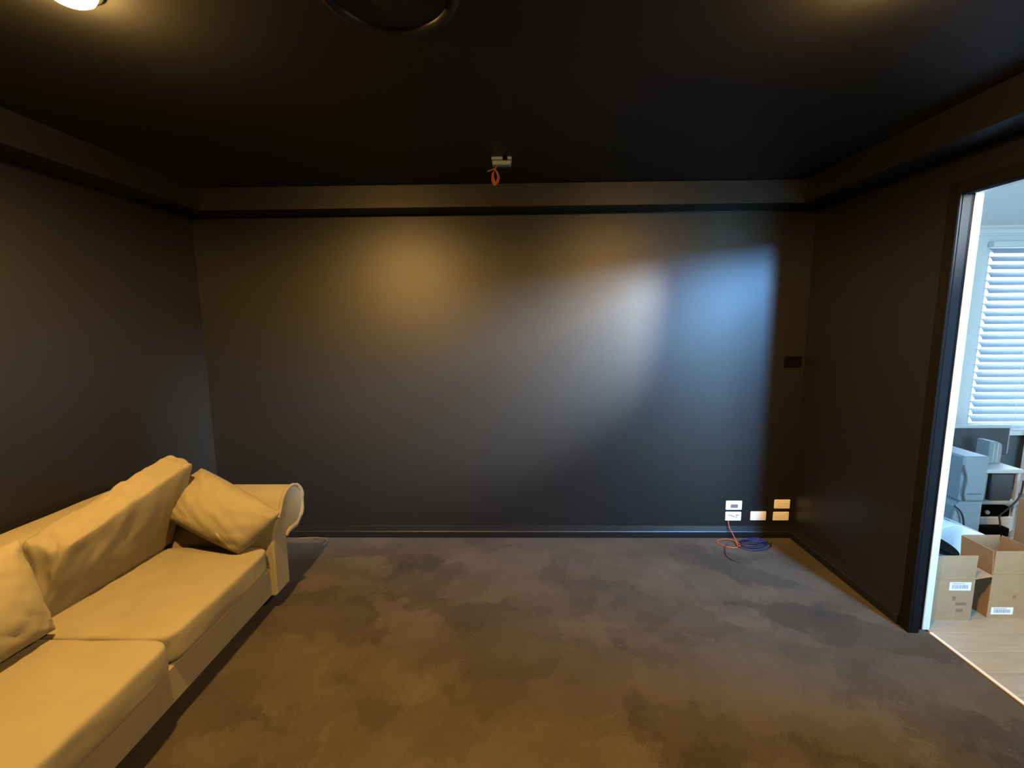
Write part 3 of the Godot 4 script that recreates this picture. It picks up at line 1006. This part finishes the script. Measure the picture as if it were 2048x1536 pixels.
func study_things() -> void:
	var c1 := carton("open cardboard box holding dark discs, label high on its front", Vector3(4.612, 0, 0.78), Vector3(4.834, 0, 0.99), 0.240, [Vector3(0.0, 0.140, 0.004), Vector3(0, 0.10, -0.03), Vector3(-0.02, 0.13, 0), Vector3(0.10, 0.018, 0)])
	sticker(c1, Vector2(4.698, 0.178), Vector2(4.814, 0.226), 0.990)
	var pr := Mb.new()
	slab(pr, Vector3(4.722, 0.118, 0.9902), Vector3(4.740, 0.142, 0.9906))
	slab(pr, Vector3(4.742, 0.090, 0.9902), Vector3(4.800, 0.106, 0.9906))
	slab(pr, Vector3(4.748, 0.050, 0.9902), Vector3(4.785, 0.068, 0.9906))
	put("print", pr.mesh(), M.ink_brown, c1)
	for k in 2:
		var dsc := Mb.new()
		lathe(dsc, [[0.0, 0.006], [0.05, 0.008], [0.085, 0.014], [0.088, 0.012], [0.085, 0.006], [0.05, 0.0], [0.0, -0.002]], Vector3.ZERO, 30)
		var d := put("disc", dsc.mesh(40), [M.case_dark, M.black][k])
		tag(d, ["dark grey dish lying on the carton contents, lower of two", "black dish tilted on top of the other dish in the carton"][k], "dish", "dark dishes in the open carton")
		d.position = Vector3(4.722, 0.350 + 0.032 * k, 0.885 - 0.008 * k)
		d.rotation = Vector3(0.10 + 0.15 * k, 0, -0.16 - 0.14 * k)
	# papers filling the carton below the dishes
	var pk := Mb.new()
	soft_block(pk, corners(Vector3(4.62, 0.006, 0.79), Vector3(4.825, 0.318, 0.98), 0.0), 9.0, Vector3(0, 0.05, 0), 0.006, 12.0, 10, 4)
	tag(put("packing_paper", pk.mesh(60), M.label), "crumpled white packing paper filling the carton under the dark dishes", "paper")
	var c2 := carton("taller empty open cardboard box with all flaps up, label low on its front", Vector3(4.948, 0, 0.772), Vector3(5.170, 0, 0.965), 0.258, [Vector3(-0.004, 0.135, 0.004), Vector3(0, 0.135, -0.004), Vector3(-0.010, 0.135, 0), Vector3(0.006, 0.135, 0)])
	sticker(c2, Vector2(4.967, 0.020), Vector2(5.087, 0.062), 0.965)
	var tp := Mb.new()
	slab(tp, Vector3(5.075, 0.115, 0.9652), Vector3(5.092, 0.135, 0.9656))
	put("print", tp.mesh(), M.ink_brown, c2)
	# white flat box on edge behind the cartons
	var wb := thing("white_box", "white flat box with a sloping top behind the two cartons", "box")
	var w1 := Mb.new()
	extrude(w1, PackedVector2Array([Vector2(5.03, 0.0), Vector2(5.36, 0.0), Vector2(5.36, 0.265), Vector2(5.14, 0.352), Vector2(5.09, 0.352), Vector2(5.03, 0.33)]), Vector3(0, 0, 0.40), Vector3(1, 0, 0), Vector3.UP, Vector3(0, 0, 0.15), 0.004)
	put("body", w1.mesh(20), M.white_gloss, wb)
	var w2 := Mb.new()
	box(w2, Vector3(5.165, 0.349, 0.475), Vector3(0.09, 0.003, 0.05), 0.0, Basis(Vector3(0, 0, 1), -0.376))
	put("handle_slot", w2.mesh(), M.silver, wb)
	# grey tower
	var tw := thing("computer_tower", "tall pale grey computer tower standing in front of the low silver stand", "computer")
	var t1 := Mb.new()
	slab(t1, Vector3(5.512, 0.345, -0.28), Vector3(5.692, 0.680, 0.15), 0.012)
	put("upper_case", t1.mesh(20), M.case, tw)
	var t2 := Mb.new()
	extrude(t2, PackedVector2Array([Vector2(5.475, 0.0), Vector2(5.690, 0.0), Vector2(5.690, 0.342), Vector2(5.530, 0.342), Vector2(5.500, 0.30)]), Vector3(0, 0, -0.27), Vector3(1, 0, 0), Vector3.UP, Vector3(0, 0, 0.41), 0.006)
	put("lower_case", t2.mesh(20), M.case, tw)
	var t3 := Mb.new()
	slab(t3, Vector3(5.56, 0.40, 0.149), Vector3(5.66, 0.405, 0.1515))
	put("drive_slot", t3.mesh(), M.case_dark, tw)
	cable("power_cable", [Vector3(5.505, 0.62, 0.155), Vector3(5.528, 0.52, 0.165), Vector3(5.520, 0.42, 0.165), Vector3(5.540, 0.355, 0.160)], 0.006, M.grey_cable, "grey cable running down the face of the computer tower")
	cable("power_cable", [Vector3(5.470, 0.32, 0.16), Vector3(5.520, 0.27, 0.165), Vector3(5.545, 0.19, 0.168), Vector3(5.555, 0.08, 0.168), Vector3(5.52, 0.006, 0.20)], 0.006, M.dark_cable, "dark cable curving down beside the foot of the computer tower")
	# low silver stand
	var st := thing("low_stand", "low silver two-shelf stand under the study window", "stand")
	for yy in [[0.470, 0.500], [0.218, 0.243]]:
		var sh := Mb.new()
		slab(sh, Vector3(5.72, yy[0], -0.55), Vector3(6.215, yy[1], -0.10), 0.004)
		put("shelf", sh.mesh(20), M.silver, st)
	for px in [5.725, 6.19]:
		for pz in [-0.54, -0.135]:
			var lg := Mb.new()
			slab(lg, Vector3(px, 0.0, pz), Vector3(px + 0.022, 0.47, pz + 0.022), 0.003)
			put("leg", lg.mesh(20), M.silver, st)
	var sp := thing("desk_speaker", "small grey curved-top speaker on the low stand", "speaker")
	var s1 := Mb.new()
	var sprof := PackedVector2Array([Vector2(6.085, 0.50), Vector2(6.185, 0.50), Vector2(6.190, 0.60)])
	for i in 7:
		var a := PI * 0.5 * i / 6.0
		sprof.append(Vector2(6.130 + 0.058 * cos(a), 0.635 + 0.045 * sin(a)))
	sprof.append(Vector2(6.085, 0.685))
	extrude(s1, sprof, Vector3(0, 0, -0.36), Vector3(1, 0, 0), Vector3.UP, Vector3(0, 0, 0.11), 0.006)
	put("body", s1.mesh(30), M.case, sp)
	for k in 2:
		var gr := Mb.new()
		slab(gr, Vector3(6.118 + 0.03 * k, 0.515, -0.2505), Vector3(6.124 + 0.03 * k, 0.665, -0.2485))
		put("groove", gr.mesh(), M.silver, sp)
	# monitor behind
	var mo := thing("monitor", "dark screened monitor with a silver rim on the low stand", "monitor")
	var m1 := Mb.new()
	slab(m1, Vector3(5.95, 0.505, -0.52), Vector3(6.49, 0.76, -0.49), 0.006)
	put("case", m1.mesh(20), M.silver, mo)
	var m2 := Mb.new()
	slab(m2, Vector3(5.965, 0.505, -0.491), Vector3(6.475, 0.735, -0.487))
	put("screen", m2.mesh(), M.case_dark, mo)
	var m3 := Mb.new()
	slab(m3, Vector3(5.90, 0.500, -0.54), Vector3(6.21, 0.507, -0.40), 0.002)
	put("stand_foot", m3.mesh(20), M.silver, mo)
	# black devices on the lower shelf and floor
	var bx := thing("black_cabinet", "black glossy box on the lower shelf of the silver stand", "device")
	var b1 := Mb.new()
	slab(b1, Vector3(6.005, 0.243, -0.50), Vector3(6.172, 0.458, -0.12), 0.006)
	put("body", b1.mesh(20), M.case_dark, bx)
	var b2 := Mb.new()
	slab(b2, Vector3(5.86, 0.243, -0.50), Vector3(5.995, 0.455, -0.14), 0.006)
	tag(put("grey_cabinet", b2.mesh(20), M.case), "grey box beside the black box on the stand shelf", "device")
	var v1 := thing("media_player", "flat black player standing on edge under the stand shelf", "device")
	var vb := Mb.new()
	slab(vb, Vector3(5.93, 0.118, -0.45), Vector3(6.165, 0.196, -0.11), 0.005)
	put("body", vb.mesh(20), M.black, v1)
	var vk := Mb.new()
	lathe(vk, [[0.0, 0.0], [0.016, 0.0], [0.016, 0.012], [0.0, 0.012]], Vector3.ZERO, 18)
	var kn := put("knob", vk.mesh(30), M.silver, v1)
	kn.position = Vector3(5.985, 0.155, -0.111)
	kn.rotation.x = PI / 2
	var wr := thing("white_carton", "small white carton on the floor under the stand", "box")
	var wc := Mb.new()
	slab(wc, Vector3(5.93, 0.0, -0.45), Vector3(6.188, 0.116, -0.10), 0.004)
	put("body", wc.mesh(20), M.white, wr)
	var pb := thing("power_adapter", "black power adapter on the floor before the white carton", "adapter")
	var pa := Mb.new()
	slab(pa, Vector3(5.90, 0.0, -0.085), Vector3(6.075, 0.066, -0.01), 0.006)
	put("body", pa.mesh(20), M.black, pb)
	cable("adapter_cable", [Vector3(6.03, 0.062, -0.04), Vector3(6.035, 0.10, -0.05), Vector3(6.06, 0.14, -0.08), Vector3(6.12, 0.20, -0.08), Vector3(6.185, 0.30, -0.075), Vector3(6.20, 0.42, -0.08)], 0.006, M.dark_cable, "black cable rising from the power adapter to the stand")
	# tall white cabinet, upright carton, red pouch at the frame edge
	var cab := thing("white_cabinet", "white cabinet standing on the floor right of the silver stand", "cabinet")
	var k1 := Mb.new()
	slab(k1, Vector3(7.09, 0.0, -0.93), Vector3(7.69, 0.70, -0.50), 0.006)
	put("body", k1.mesh(20), M.white_gloss, cab)
	for k in 2:
		var dr := Mb.new()
		slab(dr, Vector3(7.102 + 0.29 * k, 0.04, -0.499), Vector3(7.385 + 0.29 * k, 0.69, -0.484), 0.003)
		var dp := put("door", dr.mesh(20), M.white_gloss, cab)
		var hd := Mb.new()
		slab(hd, Vector3(7.355 + 0.05 * k, 0.45, -0.484), Vector3(7.365 + 0.05 * k, 0.55, -0.470), 0.002)
		put("handle", hd.mesh(20), M.silver, dp)
	var uc := thing("cardboard_box", "closed upright cardboard box beyond the empty carton", "box")
	var u1 := Mb.new()
	slab(u1, Vector3(5.764, 0.0, 0.30), Vector3(6.16, 0.436, 0.52), 0.003)
	put("body", u1.mesh(20), M.card, uc)
	var u2 := Mb.new()
	slab(u2, Vector3(5.93, 0.4355, 0.30), Vector3(5.98, 0.4368, 0.52))
	put("tape", u2.mesh(), M.plate_cream, uc)
	var rp := Mb.new()
	soft_block(rp, corners(Vector3(5.60, 0.0, 0.55), Vector3(5.80, 0.150, 0.66), 0.0), 5.0, Vector3(0.05, 0.1, 0.1), 0.008, 9.0, 10, 9)
	tag(put("red_pouch", rp.mesh(60), M.red), "red fabric pouch in front of the upright cardboard box", "pouch")
	var rk := Mb.new()
	soft_block(rk, corners(Vector3(5.62, 0.156, 0.57), Vector3(5.72, 0.215, 0.64), 0.0), 5.0, Vector3(0.05, 0.05, 0.05), 0.003, 9.0, 8, 10)
	tag(put("dark_pouch", rk.mesh(60), M.dark_cable), "small dark purple pouch lying on the red pouch", "pouch")
